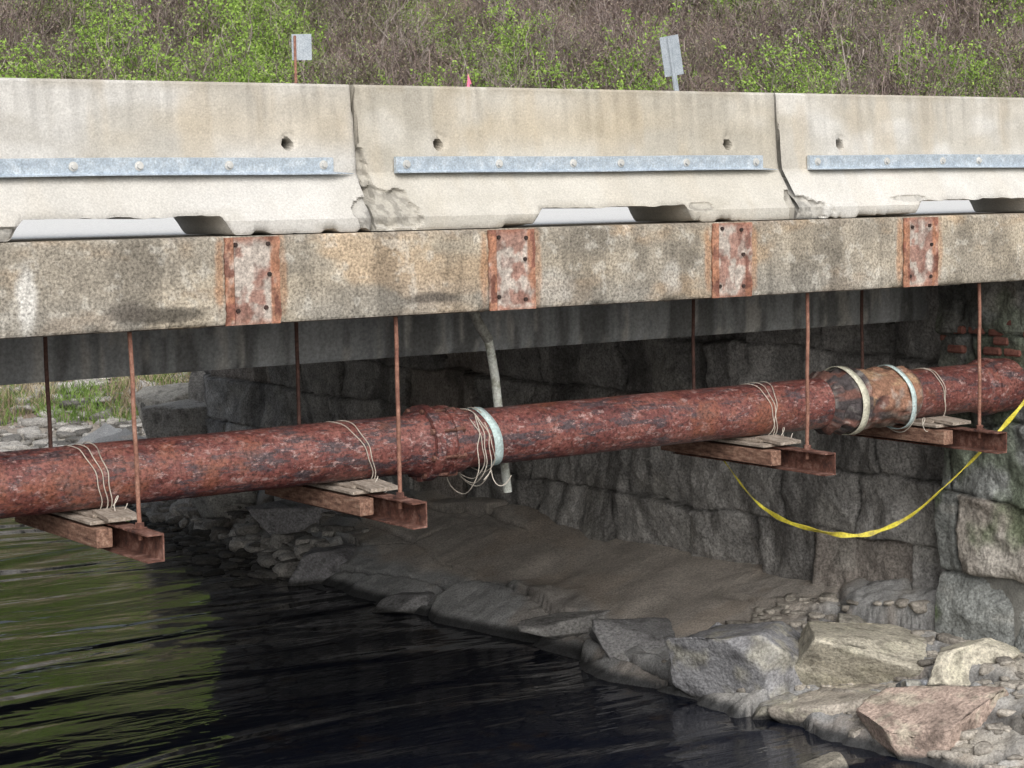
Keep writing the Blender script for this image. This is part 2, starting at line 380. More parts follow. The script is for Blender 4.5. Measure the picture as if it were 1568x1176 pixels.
# ---------------------------------------------------------------- stone abutment
abut=empty('stone_abutment')
def stonewall(name,X0,ya,yb,za,zb_,courses,seed,tone,wmin,wmax,amp=.05,moss=0,light=0):
    ny=int((yb-ya)/.018);nz=int((zb_-za)/.018)
    Y,Z=np.meshgrid(np.linspace(ya,yb,ny),np.linspace(za,zb_,nz),indexing='ij')
    yw=Y+(fbm(Y*1.7,Z*1.7,seed,4,seed)-.5)*.14;zw=Z+(fbm(Y*1.3,Z*1.7,seed+5,4,seed+1)-.5)*.16
    rg=np.random.default_rng(seed)
    zc=[za-.3]
    while zc[-1]<zb_+.3: zc.append(zc[-1]+rg.uniform(*courses))
    zc=np.array(zc);ci=np.clip(np.searchsorted(zc,zw)-1,0,len(zc)-2)
    dz=np.minimum(zw-zc[ci],zc[ci+1]-zw)
    D=np.zeros(Y.shape);ID=np.zeros(Y.shape,int);LY=np.zeros(Y.shape);LZ=zw-(zc[ci]+zc[ci+1])/2
    for c_ in range(len(zc)-1):
        yc=[ya-rg.uniform(.3,1)]
        while yc[-1]<yb+.5: yc.append(yc[-1]+rg.uniform(wmin,wmax))
        yc=np.array(yc);m=ci==c_
        bi=np.clip(np.searchsorted(yc,yw[m])-1,0,len(yc)-2)
        D[m]=np.minimum(np.minimum(yw[m]-yc[bi],yc[bi+1]-yw[m]),dz[m]);ID[m]=c_*97+bi
        LY[m]=yw[m]-(yc[bi]+yc[bi+1])/2
    D=np.maximum(D,0)
    ofr=rg.uniform(-.5,1,20000);tr=rg.uniform(.7,1.3,20000);gy_=rg.uniform(-.12,.12,20000);gz_=rg.uniform(-.15,.15,20000)
    IDs=ID%20000
    rockf=(fbm(Y*3.2,Z*3.2,IDs*.37,5,seed+2)-.5)
    rid=np.abs(fbm(Y*2.4,Z*2.4,IDs*1.7,4,seed+4)-.5)
    disp=.05*(1-np.exp(-D/.010))+ofr[IDs]*amp+rockf*.16+gy_[IDs]*LY+gz_[IDs]*LZ-rid*.16
    X=X0-disp
    c=np.array(tone)[None,None]*tr[IDs][...,None]*(.7+.6*fbm(Y*6,Z*6,0,4,seed+7))[...,None]
    tint=rg.uniform(0,1,20000)[IDs]
    c=mixc(c,np.array([.40,.32,.26])*tr[IDs][...,None],(tint>.82)*.4)
    c=mixc(c,np.array([.58,.57,.53]),sst(.54,.66,fbm(Y*2,Z*3,3,4,seed+8))*light)
    c=mixc(c,np.array([.14,.19,.10]),np.clip(sst(.44,.6,fbm(Y*2.2,Z*2.2,8,4,seed+9))*moss*(.6+.6*sst(-1.6,-3,Z)),0,1))
    c=c*(1-.75*np.exp(-D/.011))[...,None]
    c=c*(1-.45*sst(.56,.68,fbm(Y*3.5,Z*.7,5,3,seed+12)))[...,None]
    return mkmesh(name,np.stack([X,Y,Z],-1).reshape(-1,3),gridF(ny,nz,flip=True),M_stone,c.reshape(-1,3),True,abut)
stonewall('abutment_wall',12.3,11.0,24.6,-3.6,-.6,(.44,.62),21,(.41,.405,.40),.75,1.6,.045,light=.3)
stonewall('wing_wall',12.0,5,11.12,-3.7,-.50,(.50,.68),38,(.25,.265,.26),.75,1.2,.03,moss=.8,light=.3)
box('wing_core',12.03,13.2,5,11.05,-4.2,-.5,M_stone_c:=nmat('core_stone',[(.3,(.15,.15,.14)),(.7,(.3,.3,.28))],5),abut)
box('abutment_core',12.42,13.2,11.06,24.5,-4.2,-.62,M_stone_c,abut)
Vb=[];Fb=[]
for rI in range(4):
    for k in range(5):
        y0=10.10+k*.19+(.1 if rI%2 else 0)+random.uniform(-.015,.015);z0=-1.10+rI*.075+random.uniform(-.008,.008);x0=11.95+random.uniform(-.02,.05)
        if random.random()<.25: continue
        v,f=boxVF(x0,x0+.2,y0,y0+random.uniform(.15,.18),z0,z0+.063);o_=len(Vb);Vb+=v;Fb+=[[i+o_ for i in q] for q in f]
o=mkmesh('brick_patch',Vb,Fb,M_brick,parent=abut);m_=o.modifiers.new('b','BEVEL');m_.width=.014
# ---------------------------------------------------------------- bridge
br=empty('concrete_bridge')
YF=9.76
xs=np.concatenate([np.arange(-14,3,.25),np.arange(3,12.6,.012),np.arange(12.6,34,.4)])
zf=np.linspace(-.487,0,42)
ring=[(0.0,z) for z in zf]+[(.12,0),(1.7,0),(1.7,-.487),(.1,-.487),(.02,-.487)]
ring=np.array(ring);nr=len(ring)
XX=np.repeat(xs[:,None],nr,1);YY=np.repeat(ring[None,:,0],len(xs),0).copy();ZZ=np.repeat(ring[None,:,1],len(xs),0).copy()
fr=(YY<.001)
eb=np.minimum(np.abs(ZZ+.487),np.abs(ZZ))
YY+=np.where(fr,.020*np.exp(-eb/.010)*(.3+1.5*fbm(XX*6,ZZ*6,0,4,80))+(fbm(XX*7,ZZ*7,2,4,81)-.5)*.008,0)
chip=sst(.60,.68,fbm(XX*3.1,0,0,3,82))*np.exp(-np.abs(ZZ+.487)/.03)
YY+=np.where(fr,chip*.03,0)
lowz=(ZZ<-.48)&(YY<.05);ZZ=ZZ+np.where(lowz,.014*fbm(XX*5,0,0,4,83),0)
n_a=fbm(XX*1.2,ZZ*3,1,4,84);n_b=fbm(XX*7,ZZ*1.1,2,4,85);n_c=fbm(XX*16,ZZ*16,3,4,86)
c=mixc(np.array([.50,.44,.35]),np.array([.36,.325,.27]),sst(.38,.62,n_a))
c=mixc(c,np.array([.50,.36,.23]),sst(.46,.66,fbm(XX*2.2,ZZ*5,6,4,87))*.55)
c=mixc(c,np.array([.31,.30,.275]),sst(-.22,-.45,ZZ)*.6*sst(.35,.6,fbm(XX*1.7,ZZ*2,16,3,187)+.1))
c=c*(1-.30*sst(.52,.68,n_b))[...,None]
c=c*(.82+.36*n_c)[...,None]
c=mixc(c,np.array([.60,.58,.53]),sst(.60,.73,n_c)*.4)
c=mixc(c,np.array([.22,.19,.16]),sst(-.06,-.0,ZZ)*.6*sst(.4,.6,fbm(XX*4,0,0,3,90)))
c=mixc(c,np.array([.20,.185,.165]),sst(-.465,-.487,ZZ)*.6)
def stain(x,z,rx,rz,col,a):
    global c
    dd=np.hypot((XX-x)/rx,(ZZ-z)/rz)+(fbm(XX*9,ZZ*12,4,4,88)-.5)*.9
    c=mixc(c,np.array(col),sst(1.15,.5,dd)*a)
stain(4.62,-.40,.30,.05,(.10,.09,.075),.9);stain(4.42,-.37,.14,.06,(.13,.115,.10),.7)
stain(6.33,-.385,.20,.035,(.12,.105,.09),.9);stain(4.9,-.30,.3,.03,(.26,.19,.13),.4)
stain(3.88,-.30,.06,.2,(.72,.71,.68),.8);stain(8.1,-.33,.09,.12,(.58,.56,.52),.5);stain(7.2,-.36,.16,.13,(.58,.56,.52),.5)
PX=[5.155+1.715*k for k in range(-3,7)]
for px in PX:
    stain(px-.19,-.22,.035,.24,(.44,.23,.12),.6);stain(px+.19,-.22,.04,.26,(.46,.25,.14),.5)
F=gridF(len(xs),nr,True,flip=True).tolist()
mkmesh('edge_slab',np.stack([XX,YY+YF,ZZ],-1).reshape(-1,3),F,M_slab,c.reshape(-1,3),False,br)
xs2=np.concatenate([np.arange(-14,3,.3),np.arange(3,12.8,.03)]);zz2=np.linspace(-.88,-.495,20)
A,B=np.meshgrid(xs2,zz2,indexing='ij')
yv=11.5+.012*fbm(A*4,B*4,0,4,91)+.02*np.exp(-(B+.88)/.015)
st=fbm(A*9,B*1.0,2,4,92);c=mixc(np.array([.44,.465,.485]),np.array([.24,.25,.255]),sst(.45,.62,st))
c=mixc(c,np.array([.62,.62,.60]),sst(.6,.7,fbm(A*13,B*2,6,4,93))*.8)
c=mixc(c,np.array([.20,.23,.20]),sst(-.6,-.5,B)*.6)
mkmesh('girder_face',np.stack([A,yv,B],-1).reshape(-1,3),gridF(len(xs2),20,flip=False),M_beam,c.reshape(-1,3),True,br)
M_dkc=nmat('soffit_concrete',[(.3,(.25,.25,.25)),(.7,(.42,.42,.41))],4)
box('girders',-14,13.1,11.535,24.2,-.878,-.497,M_dkc,br)
box('deck',-14,34,11.47,24.3,-.492,-.006,M_dkc,br)
box('road_surface',-40,120,10.5,24.2,-.004,.004,M_asph)
M_boltd=nmat('black_bolt',[(.3,(.02,.018,.016)),(.7,(.06,.035,.03))],20)
def plate(px):
    e=bpy.data.objects.new('steel_plate',None);link(e,br)
    nx,nz=40,58
    A,B=np.meshgrid(np.linspace(-.165,.165,nx),np.linspace(-.478,-.006,nz),indexing='ij')
    fl=(np.abs(A)>.112)
    yv=YF-.010-.010*fl+(fbm(A*30+px,B*30,0,3,95)-.5)*.006
    n=fbm(A*12+px*3,B*12,1,5,96)
    c=mixc(np.array([.54,.48,.43]),np.array([.35,.19,.15]),sst(.46,.60,n)*.85)
    c=mixc(c,np.array([.42,.20,.12]),np.clip(fl*.9,0,1)*sst(.3,.5,fbm(A*10+px,B*6,3,4,97)))
    c=mixc(c,np.array([.20,.085,.065]),sst(.53,.64,fbm(A*20+px,B*10,5,4,98))*(.45+.4*fl))
    c=mixc(c,np.array([.34,.16,.11]),sst(.05,.0,np.minimum(-B,B+.487)+(fbm(A*20,B*20,px,3,89)-.5)*.05)*.8)
    X=A+px+(fbm(0,B*20+px,0,3,99)-.5)*.02*(np.abs(A)>.16)
    o=mkmesh('plate',np.stack([X,yv,B],-1).reshape(-1,3),gridF(nx,nz),M_plate,c.reshape(-1,3),False,e)
    m=o.modifiers.new('s','SOLIDIFY');m.thickness=.012;m.offset=-1
    Vh=[];Fh_=[]
    for bx,bz in ((-.09,-.06),(.09,-.06),(.1,-.2),(-.09,-.40),(.09,-.40)):
        bx+=random.uniform(-.015,.015);bz+=random.uniform(-.02,.02);k=len(Vh);rr=.012
        for j in range(10):
            a=j/10*6.283;Vh.append((px+bx+rr*math.cos(a),YF-.022,bz+rr*math.sin(a)))
        for j in range(10):
            a=j/10*6.283;Vh.append((px+bx+rr*math.cos(a),YF-.005,bz+rr*math.sin(a)))
        Fh_.append(list(range(k,k+10)));Fh_+=[[k+j,k+10+j,k+10+(j+1)%10,k+(j+1)%10] for j in range(10)]
    mkmesh('bolt_stubs',Vh,Fh_,M_boltd,None,False,e)
for px in PX[1:]: plate(px)
# ---------------------------------------------------------------- barriers
def barrier(x0,kind,y0=9.785,tone=(.60,.585,.545)):
    L_=3.226;NX=270
    xs=np.linspace(0,L_,NX)
    fp=[(0,0),(0,.075),(.18,.33),(.225,.815),(.238,.83)]
    ring=[]
    for (a,b),(c_,d_) in zip(fp[:-1],fp[1:]):
        n=max(1,int(math.hypot(c_-a,d_-b)/.012))
        for i in range(n): ring.append((a+(c_-a)*i/n,b+(d_-b)*i/n))
    nf=len(ring)
    ring+=[(.238,.83),(.38,.83),(.39,.82),(.43,.33),(.52,.2),(.61,.075),(.61,0),(.45,0),(.3,0),(.15,0),(.02,0)]
    ring=np.array(ring);nr=len(ring)
    X=np.repeat(xs[:,None],nr,1);Y=np.repeat(ring[None,:,0],NX,0);Z=np.repeat(ring[None,:,1],NX,0)
    fr=np.zeros(X.shape,bool);fr[:,:nf]=True
    sd=kind*13
    wxn=x0+X
    rimn=fbm(wxn*9,0,sd,4,101)
    sl=.105*np.minimum(sst(1.08,1.17,X+.03*(rimn-.5)),sst(2.36,2.26,X))+(rimn-.5)*.025*((X>1.1)&(X<2.3))
    edge=.02*sst(.5,.75,rimn)
    low=np.maximum(sl,edge*(Y<.1))
    Z=np.maximum(Z,low)
    rimd=np.exp(-np.maximum(Z-low,0)/.018)*fr
    Y=Y+rimd*.02*(.3+rimn)
    Y=Y+np.where(fr,(fbm(wxn*5,Z*5,0,4,102)-.5)*.010,0)
    exposed=np.clip(rimd*(low>.01)*1.2*sst(.35,.6,fbm(wxn*8,Z*8,3,3,103)+.1),0,1)
    sp=np.zeros(X.shape)
    def spall(cx,cz,rx,rz,dep):
        nonlocal Y,sp
        dd=np.hypot((X-cx)/rx,(Z-cz)/rz)+(fbm(wxn*9,Z*9,5,4,104+sd)-.5)*1.2
        m=sst(1.05,.88,dd)*fr
        Y=Y+m*dep*(.4+1.2*fbm(wxn*14,Z*14,7,4,105));sp=np.maximum(sp,m)
    if kind==1: spall(.0,.30,.05,.18,.03);spall(.10,.11,.21,.12,.03);spall(2.4,.09,.10,.03,.010);spall(3.2,.1,.05,.1,.02)
    if kind==2: spall(.08,.05,.21,.09,.03);spall(1.1,.12,.18,.02,.012)
    if kind==0: spall(1.0,.02,.4,.04,.02);spall(3.2,.05,.08,.2,.03);spall(.3,.02,.3,.04,.015)
    e0=np.exp(-X/.012)+np.exp(-(L_-X)/.012)
    Y=Y+np.where(fr,e0*.014*(.3+1.3*fbm(wxn*3,Z*9,9,3,106)),0)
    ch=.05*sst(.52,.7,fbm(0,Y*5,Z*5,4,107+sd))
    X=X+np.where(X<.001,ch,0)-np.where(X>L_-.001,.04*sst(.5,.7,fbm(0,Y*5,Z*5,4,108+sd)),0)
    hole=np.zeros(X.shape)
    for hx in (.55,2.79):
        dd=np.hypot(X-hx,Z-.49)+(fbm(wxn*25,Z*25,0,3,109)-.5)*.012
        m=sst(.034,.022,dd)*fr;Y=Y+m*.10;hole=np.maximum(hole,m)
        m2=sst(.065,.03,np.hypot(X-hx-.012,Z-.51)+(fbm(wxn*25,Z*25,2,3,110)-.5)*.03)*fr;Y=Y+m2*.008
    t=np.array(tone)
    c=np.ones(X.shape+(3,))*t
    c=mixc(c,t*np.array([.82,.80,.76]),sst(.42,.62,fbm(wxn*1.3,Z*2.4,1,4,111)))
    c=mixc(c,t*np.array([.84,.74,.60]),sst(.48,.7,fbm(wxn*5,Z*1.6,2,4,112))*.4)
    c=mixc(c,t*np.array([.87,.77,.61]),sst(.36,.6,Z)*sst(.9,.55,Z)*sst(.4,.6,fbm(wxn*1.1,Z*2,11,3,118))*.6)
    c=c*(1-.14*sst(.5,.68,fbm(wxn*22,Z*1.2,3,4,113))*sst(.30,.8,Z))[...,None]
    c=c*(.89+.22*fbm(wxn*12,Z*12,5,4,119))[...,None]
    c=mixc(c,t*1.03,sst(.34,.28,Z)*.6)  # lower flare painted lighter, as its upward-facing slope catches the light
    c=mixc(c,t*np.array([.70,.68,.63]),sst(.58,.7,fbm(wxn*3,Z*9,21,4,121))*sst(.25,.02,Z)*.6)
    c=mixc(c,t*np.array([.60,.55,.47]),sst(.76,.83,Z)*.55*sst(.4,.6,fbm(wxn*5,0,1,3,114)))
    c=mixc(c,t*np.array([.78,.77,.75]),np.clip(sp,0,1)*.9)
    c=c*(1-.30*sp*sst(.5,.6,fbm(wxn*30,Z*30,1,3,115)))[...,None]
    c=mixc(c,t*.72,exposed*.7)
    c=c*(1-.9*hole)[...,None];c=c*(1-.30*e0*fr)[...,None]  # shade inside the holes painted into the vertex colour
    Ff=gridF(NX,nr,True,flip=True).tolist();Ff+=[list(range(nr)),list(range((NX-1)*nr,NX*nr))[::-1]]
    o=mkmesh('concrete_barrier',np.stack([X+x0,Y+y0,Z+.006],-1).reshape(-1,3),Ff,M_conc,c.reshape(-1,3),False)
    return o
def rail(x0,y0,parent):
    a0,a1=x0+.225,x0+3.05;y=y0+.172
    zt,zb=.425,.333
    prof=[(-.012,zt),(-.026,zt-.004),(-.026,zb+.010),(-.055,zb+.003),(-.055,zb-.003),(-.002,zb-.003),(-.002,zt)]
    V=[];F=[];n=len(prof)
    for xx in np.linspace(a0,a1,40):
        for (py,pz) in prof: V.append((xx,y+py+.0015*math.sin(xx*5),pz+.002*math.sin(xx*3.1)))
    for i in range(39):
        for j in range(n): F.append([i*n+j,i*n+(j+1)%n,(i+1)*n+(j+1)%n,(i+1)*n+j][::-1])
    F+= [list(range(n)),list(range(39*n,40*n))[::-1]]
    k=len(V)
    V+=[(a1,y-.055,zb+.004),(a1,y-.004,zb+.012),(a1+.14,y-.012,zb+.0),(a1,y-.055,zb-.003),(a1,y-.004,zb-.003),(a1+.14,y-.012,zb-.003)]
    F+=[[k,k+1,k+2],[k+3,k+5,k+4],[k,k+2,k+5,k+3],[k+1,k+4,k+5,k+2]]
    mkmesh('rub_rail',V,F,M_galv,None,False,parent)
    Vb=[];Fb=[]
    for bx in (.07,.72,1.27,1.64,2.17,2.76):
        for rad,y1,y2,nn in ((.026,-.0265,-.031,16),(.016,-.031,-.046,6)):
            k=len(Vb)
            for yy in (y1,y2):
                for j in range(nn):
                    an=j/nn*6.283+.3;Vb.append((a0+bx+rad*math.cos(an),y+yy,.381+rad*math.sin(an)))
            Fb+=[[k+j,k+(j+1)%nn,k+nn+(j+1)%nn,k+nn+j] for j in range(nn)]+[list(range(k+nn,k+2*nn))]
    mkmesh('rail_bolts',Vb,Fb,M_boltg,None,False,parent)
M_boltg=nmat('bolt_galvanized',[(.3,(.50,.51,.50)),(.7,(.72,.72,.70))],20,.5,0,.2)
for i,k in enumerate((-2,-1,0,1,2,3)):
    x0=5.972+3.24*(k-0)
    kind={-1:0,0:1,1:2}.get(k,3)
    tone=[(.61,.60,.575),(.58,.56,.51),(.64,.63,.60),(.61,.59,.56)][kind]
    b=barrier(x0,kind,9.785,tone)
    rail(x0,9.785,b)
# ---------------------------------------------------------------- pipeline
pl=empty('rusty_pipeline')
PY,PZ,PR=10.45,-1.318,.180
prof=[(x,PR) for x in np.arange(-3,6.50,.15)]
prof+=[(6.54,PR),(6.56,.186),(6.60,.200),(6.63,.203),(6.632,.234),(6.69,.236),(6.694,.208),(6.79,.204),(6.793,.222),(6.83,.223),(6.833,.208),(6.90,.204),(6.93,.198),(6.935,PR)]
prof+=[(x,PR) for x in np.arange(7.05,10.0,.15)]+[(10.1,PR),(11.62,PR),(11.64,.195),(11.70,.198),(11.703,.215),(11.76,.218),(11.763,.208),(11.84,.208),(12.1,.2)]
lathe('pipe',prof,PY,PZ,M_pipe,96,pl,dispf=lambda X,A,R:(fbm(X*3,np.cos(A)*2,np.sin(A)*2,3,120)-.5)*.008)
Vb=[];Fb=[]
for j in range(8):
    a=j/8*6.283+.35;cy=PY+.212*math.cos(a);cz=PZ+.212*math.sin(a)
    for (xa,xb,rr) in ((6.63,6.86,.010),(6.612,6.70,.018),(6.79,6.855,.018)):
        k=len(Vb)
        for xx in (xa,xb):
            for q in range(6):
                an=q/6*6.283;Vb.append((xx,cy+rr*math.cos(an),cz+rr*math.sin(an)))
        Fb+=[[k+q,k+(q+1)%6,k+6+(q+1)%6,k+6+q] for q in range(6)]+[list(range(k,k+6))[::-1],list(range(k+6,k+12))]
mkmesh('joint_bolts',Vb,Fb,M_rust,None,False,pl)
def wcol(X,A):
    n=fbm(X*7,np.cos(A)*2,np.sin(A)*2,4,130)
    b=np.array([.075,.065,.068]);t=np.array([.46,.30,.19])
    k=sst(10.30,10.36,X+(n-.5)*.2)*(1-sst(.56,.62,n)*sst(10.75,10.4,X))
    k=k*(1-sst(10.82,10.86,X+(n-.5)*.1)*.8)
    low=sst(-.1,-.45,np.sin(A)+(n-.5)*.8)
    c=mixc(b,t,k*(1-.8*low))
    c=mixc(c,np.array([.27,.12,.09]),sst(.46,.58,fbm(X*5,np.cos(A)*3,np.sin(A)*3+4,3,133))*.6)
    return mixc(c,np.array([.5,.48,.45]),sst(.6,.7,fbm(X*20,A*3,0,3,131))*.4)
wp=[(10.00,.183),(10.02,.205),(10.06,.225),(10.09,.200),(10.13,.198),(10.17,.215),(10.2,.235),(10.24,.222),(10.28,.228),(10.31,.24),(10.34,.215)]+[(x,.210) for x in np.arange(10.37,10.80,.02)]+[(10.83,.205),(10.86,.195),(10.88,.184)]
lathe('torn_pipe_wrap',wp,PY,PZ,M_wrap,120,pl,wcol,lambda X,A,R:(fbm(X*12,np.cos(A)*4,np.sin(A)*4,4,132)-.45)*.055*sst(9.99,10.05,X)*sst(10.89,10.84,X))
def strap(x,w_,r_,mat,tilt=0,sag=0):
    n=80;V=[]
    for i in range(n):
        a=i/n*2*math.pi
        rr=r_+.003*math.sin(5*a)+(sag*max(0,-math.sin(a))**2)
        xc=x+tilt*math.sin(a)
        for dx,dr in ((-w_/2,0),(-w_/2,.004),(w_/2,.004),(w_/2,0)):
            V.append((xc+dx,PY+(rr+dr)*math.cos(a),PZ+(rr+dr)*math.sin(a)))
    F=[]
    for i in range(n):
        for j in range(4):
            F.append([i*4+j,i*4+(j+1)%4,((i+1)%n)*4+(j+1)%4,((i+1)%n)*4+j])
    mkmesh('strap',V,F,mat,None,True,pl)
strap(7.11,.062,.184,M_strap,-.045)
strap(10.24,.065,.245,M_strapw,-.03);strap(10.74,.045,.225,M_strap,-.05,.02)
def wire(x,r_,tilt,ph,sag=.0,turns=1.0,drift=0.0):
    pts=[]
    n=int(48*turns)
    for i in range(n+1):
        a=ph+i/48*2*math.pi
        rr=r_+.006*math.sin(3*a+ph)+sag*max(0,-math.sin(a))**1.5
        pts.append((x+tilt*math.sin(a+.4)+drift*i/n+.006*math.sin(7*a),PY+rr*math.cos(a),PZ+rr*math.sin(a)))
    tube('tie_wire',pts,.0030,M_wire,pl)
for (x,t,ph,sg) in ((4.42,-.06,0,.04),(4.46,-.05,1,.05),(4.50,-.03,2,.05),(6.12,-.10,0,.04),(6.16,-.07,1,.05),
    (6.96,-.06,0,.06),(7.00,-.02,1,.09),(7.03,-.07,2,.03),(7.04,.0,2.5,.12),(6.97,.03,.5,.15),
    (9.38,-.06,1,.05),(9.42,-.03,2,.06),(9.45,.03,2,.02),(11.08,-.05,1,.05),(11.10,-.02,0,.07),(10.82,.02,1,.08)):
    wire(x,.188,t,ph,sg,1.1 if sg<.1 else .95)
def curl(x,y,z,dx):
    pts=[(x+dx*i/16+.03*math.sin(i*.5),y-.03-.02*math.cos(i*.6),z+.05*math.sin(i*.42)) for i in range(16)]
    tube('wire_tail',pts,.0028,M_wire,pl)
curl(6.95,PY-.2,PZ-.23,.22);curl(4.5,PY-.2,PZ-.14,.08);curl(6.15,PY-.2,PZ-.19,.14);curl(9.42,PY-.2,PZ-.16,.12);curl(10.8,PY-.2,PZ-.2,.1)
# ---------------------------------------------------------------- hangers
for hx,lean in ((2.83,0),(4.49,.02),(6.13,.004),(9.345,-.006),(11.02,.012)):
    e=empty('pipe_hanger')
    for yy,zt,mt,nm in ((9.86,-.47,M_rod,'front_rod'),(11.03,-.2,M_rodd,'back_rod')):
        pts=[(hx-lean/2+lean*i/8+.002*math.sin(i*2+hx),yy+.002*math.cos(i*1.7),zt+(-1.60-zt)*i/8) for i in range(9)]
        tube(nm,pts,.0125,mt,e)
        V=[];k=0;F=[]
        for (zz0,zz1,rr,nn) in ((-1.532,-1.505,.026,6),(-1.536,-1.532,.04,12)):
            k=len(V)
            for z_ in (zz0,zz1):
                for q in range(nn):
                    an=q/nn*6.283;V.append((hx+lean/2+rr*math.cos(an),yy+rr*math.sin(an),z_))
            F+=[[k+q,k+(q+1)%nn,k+nn+(q+1)%nn,k+nn+q] for q in range(nn)]+[list(range(k+nn,k+2*nn))]
        mkmesh(nm+'_nut',V,F,M_rust,None,False,e)
    x0,x1=hx-.055,hx+.045;zt,zb,t=-1.538,-1.688,.009
    prof=[(x0,zt),(x1,zt),(x1,zb),(x0,zb),(x0,zb+t),(x1-t,zb+t),(x1-t,zt-t),(x0,zt-t)]
    V=[];F=[];n=8
    yy_=np.linspace(9.64,11.2,30)
    for yv_ in yy_:
        for (a,b) in prof: V.append((a+random.uniform(-.001,.001),yv_,b+random.uniform(-.0015,.0015)))
    for i in range(29):
        for j in range(n): F.append([i*n+j,i*n+(j+1)%n,(i+1)*n+(j+1)%n,(i+1)*n+j])
    F+=[[0,1,6,7][::-1],[1,2,5,6][::-1],[2,3,4,5][::-1]]
    k=29*n;F+=[[k,k+1,k+6,k+7],[k+1,k+2,k+5,k+6],[k+2,k+3,k+4,k+5]]
    mkmesh('steel_channel',V,F,M_rust,None,False,e)
    box('timber',hx-.155,hx-.062,10.05,11.22,-1.655,-1.552,M_wood,e,.006)
    box('timber_cap',hx-.16,hx+.05,10.12,11.1,-1.5365,-1.5165,M_shim,e,.004)
    box('shim',hx-.10,hx+.10,10.22,10.72,-1.515,-1.4985,M_shim,e,.003)
    V,F=boxVF(hx-.08,hx+.11,10.02,10.30,-1.515,-1.494)
    V=[(a+.1*(b-10.2),b,c_+(.0 if b<10.2 else .012)) for a,b,c_ in V]
    mkmesh('wedge',V,F,M_shim,None,False,e)
# ---------------------------------------------------------------- hanging white drain pipe
dp=empty('hanging_drain_pipe')
tube('upper_elbow',[(7.31,10.86,-.46),(7.35,10.86,-.585),(7.41,10.86,-.68),(7.46,10.86,-.75)],.034,nmat('grey_dirty_pipe',[(.3,(.26,.26,.23)),(.7,(.6,.62,.58))],15,.7),dp)
tube('lower_pipe',[(7.45,10.86,-.72),(7.50,10.86,-.95),(7.515,10.86,-1.1),(7.56,10.86,-1.5),(7.59,10.86,-1.76)],.030,M_pvc,dp)
# ---------------------------------------------------------------- yellow tape
P=[(9.33,10.72,-1.66),(9.474,10.7,-1.85),(9.62,10.66,-2.03),(9.82,10.6,-2.17),(10.1,10.46,-2.27),(10.35,10.35,-2.30),(10.52,10.25,-2.24),(10.67,10.15,-2.15),(10.9,10.03,-1.93),(11.11,9.93,-1.72),(11.30,9.88,-1.54),(11.49,9.85,-1.375),(11.75,9.8,-1.08),(11.93,9.78,-.85)]
Pn=np.array(P);tt=np.linspace(0,len(P)-1,140)
Q=np.stack([np.interp(tt,np.arange(len(P)),Pn[:,i]) for i in range(3)],-1)
for _ in range(14): Q[1:-1]=(Q[:-2]+2*Q[1:-1]+Q[2:])/4
V=[];F=[]
for i,q in enumerate(Q):
    tw=.9*math.sin(i*.13)+.35*math.sin(i*.41);h=.016+.004*math.sin(i*.7)
    dy,dz=math.sin(tw)*h,math.cos(tw)*h
    V+=[(q[0],q[1]-dy,q[2]-dz),(q[0],q[1]+dy,q[2]+dz)]
F=[[2*i,2*i+2,2*i+3,2*i+1] for i in range(len(Q)-1)]
o=mkmesh('yellow_caution_tape',V,F,M_tape,None,False);m_=o.modifiers.new('s','SOLIDIFY');m_.thickness=.004
# ---------------------------------------------------------------- signs
def sign(x,y,w_,z0,z1,lean,yaw):
    e=empty('traffic_sign');e.location=(x,y,0);e.rotation_euler=(0,lean,yaw)
    V,F=boxVF(-w_/2,w_/2,-.003,.003,z0,z1)
    o=mkmesh('panel',V,F,M_sign,None,False,e);m=o.modifiers.new('b','BEVEL');m.width=.02;m.limit_method='ANGLE'
    V=[];F=[]
    k_=.45 if lean==0 else 1
    pr=[(-.04,-.012),(-.02,-.012),(-.018,-.035),(.018,-.035),(.02,-.012),(.04,-.012),(.04,-.006),(.022,-.006),(.02,-.03),(-.02,-.03),(-.022,-.006),(-.04,-.006)]
    pr=[(a*k_-(w_*.33 if lean==0 else 0),b) for a,b in pr];n=len(pr)
    for z in (-.05,z1-.02): V+=[(a,b,z) for a,b in pr]
    F=[[j,(j+1)%n,n+(j+1)%n,n+j] for j in range(n)]
    mkmesh('post',V,F,M_rod if lean==0 else M_sign,None,False,e)
sign(13.64,24.2,.27,2.02,2.37,0,math.radians(-35))
sign(20.6,24.3,.30,1.98,2.60,math.radians(-8),math.radians(-50))
st_=empty('survey_stake')
box('stake',16.33,16.36,24.25,24.27,-.1,1.5,M_shim,st_)
V=[(16.32,24.24,1.64),(16.38,24.2,1.66),(16.36,24.22,1.80),(16.35,24.24,1.74),(16.40,24.2,1.75),(16.34,24.2,1.90),(16.34,24.25,1.45),(16.36,24.25,1.45),(16.35,24.25,1.8)]
mkmesh('ribbon',V,[(0,1,2),(3,4,5),(6,7,8)],M_pink,None,False,st_)
V,F=rockshape(77,3,8,.12);x,y=uv2xy(32.3,-5.46);z=float(terr(np.array([x]),np.array([y]))[0])
mkmesh('plastic_bag',V*np.array([.16,.12,.09])+np.array([x,y,z+.16]),F,M_blue)
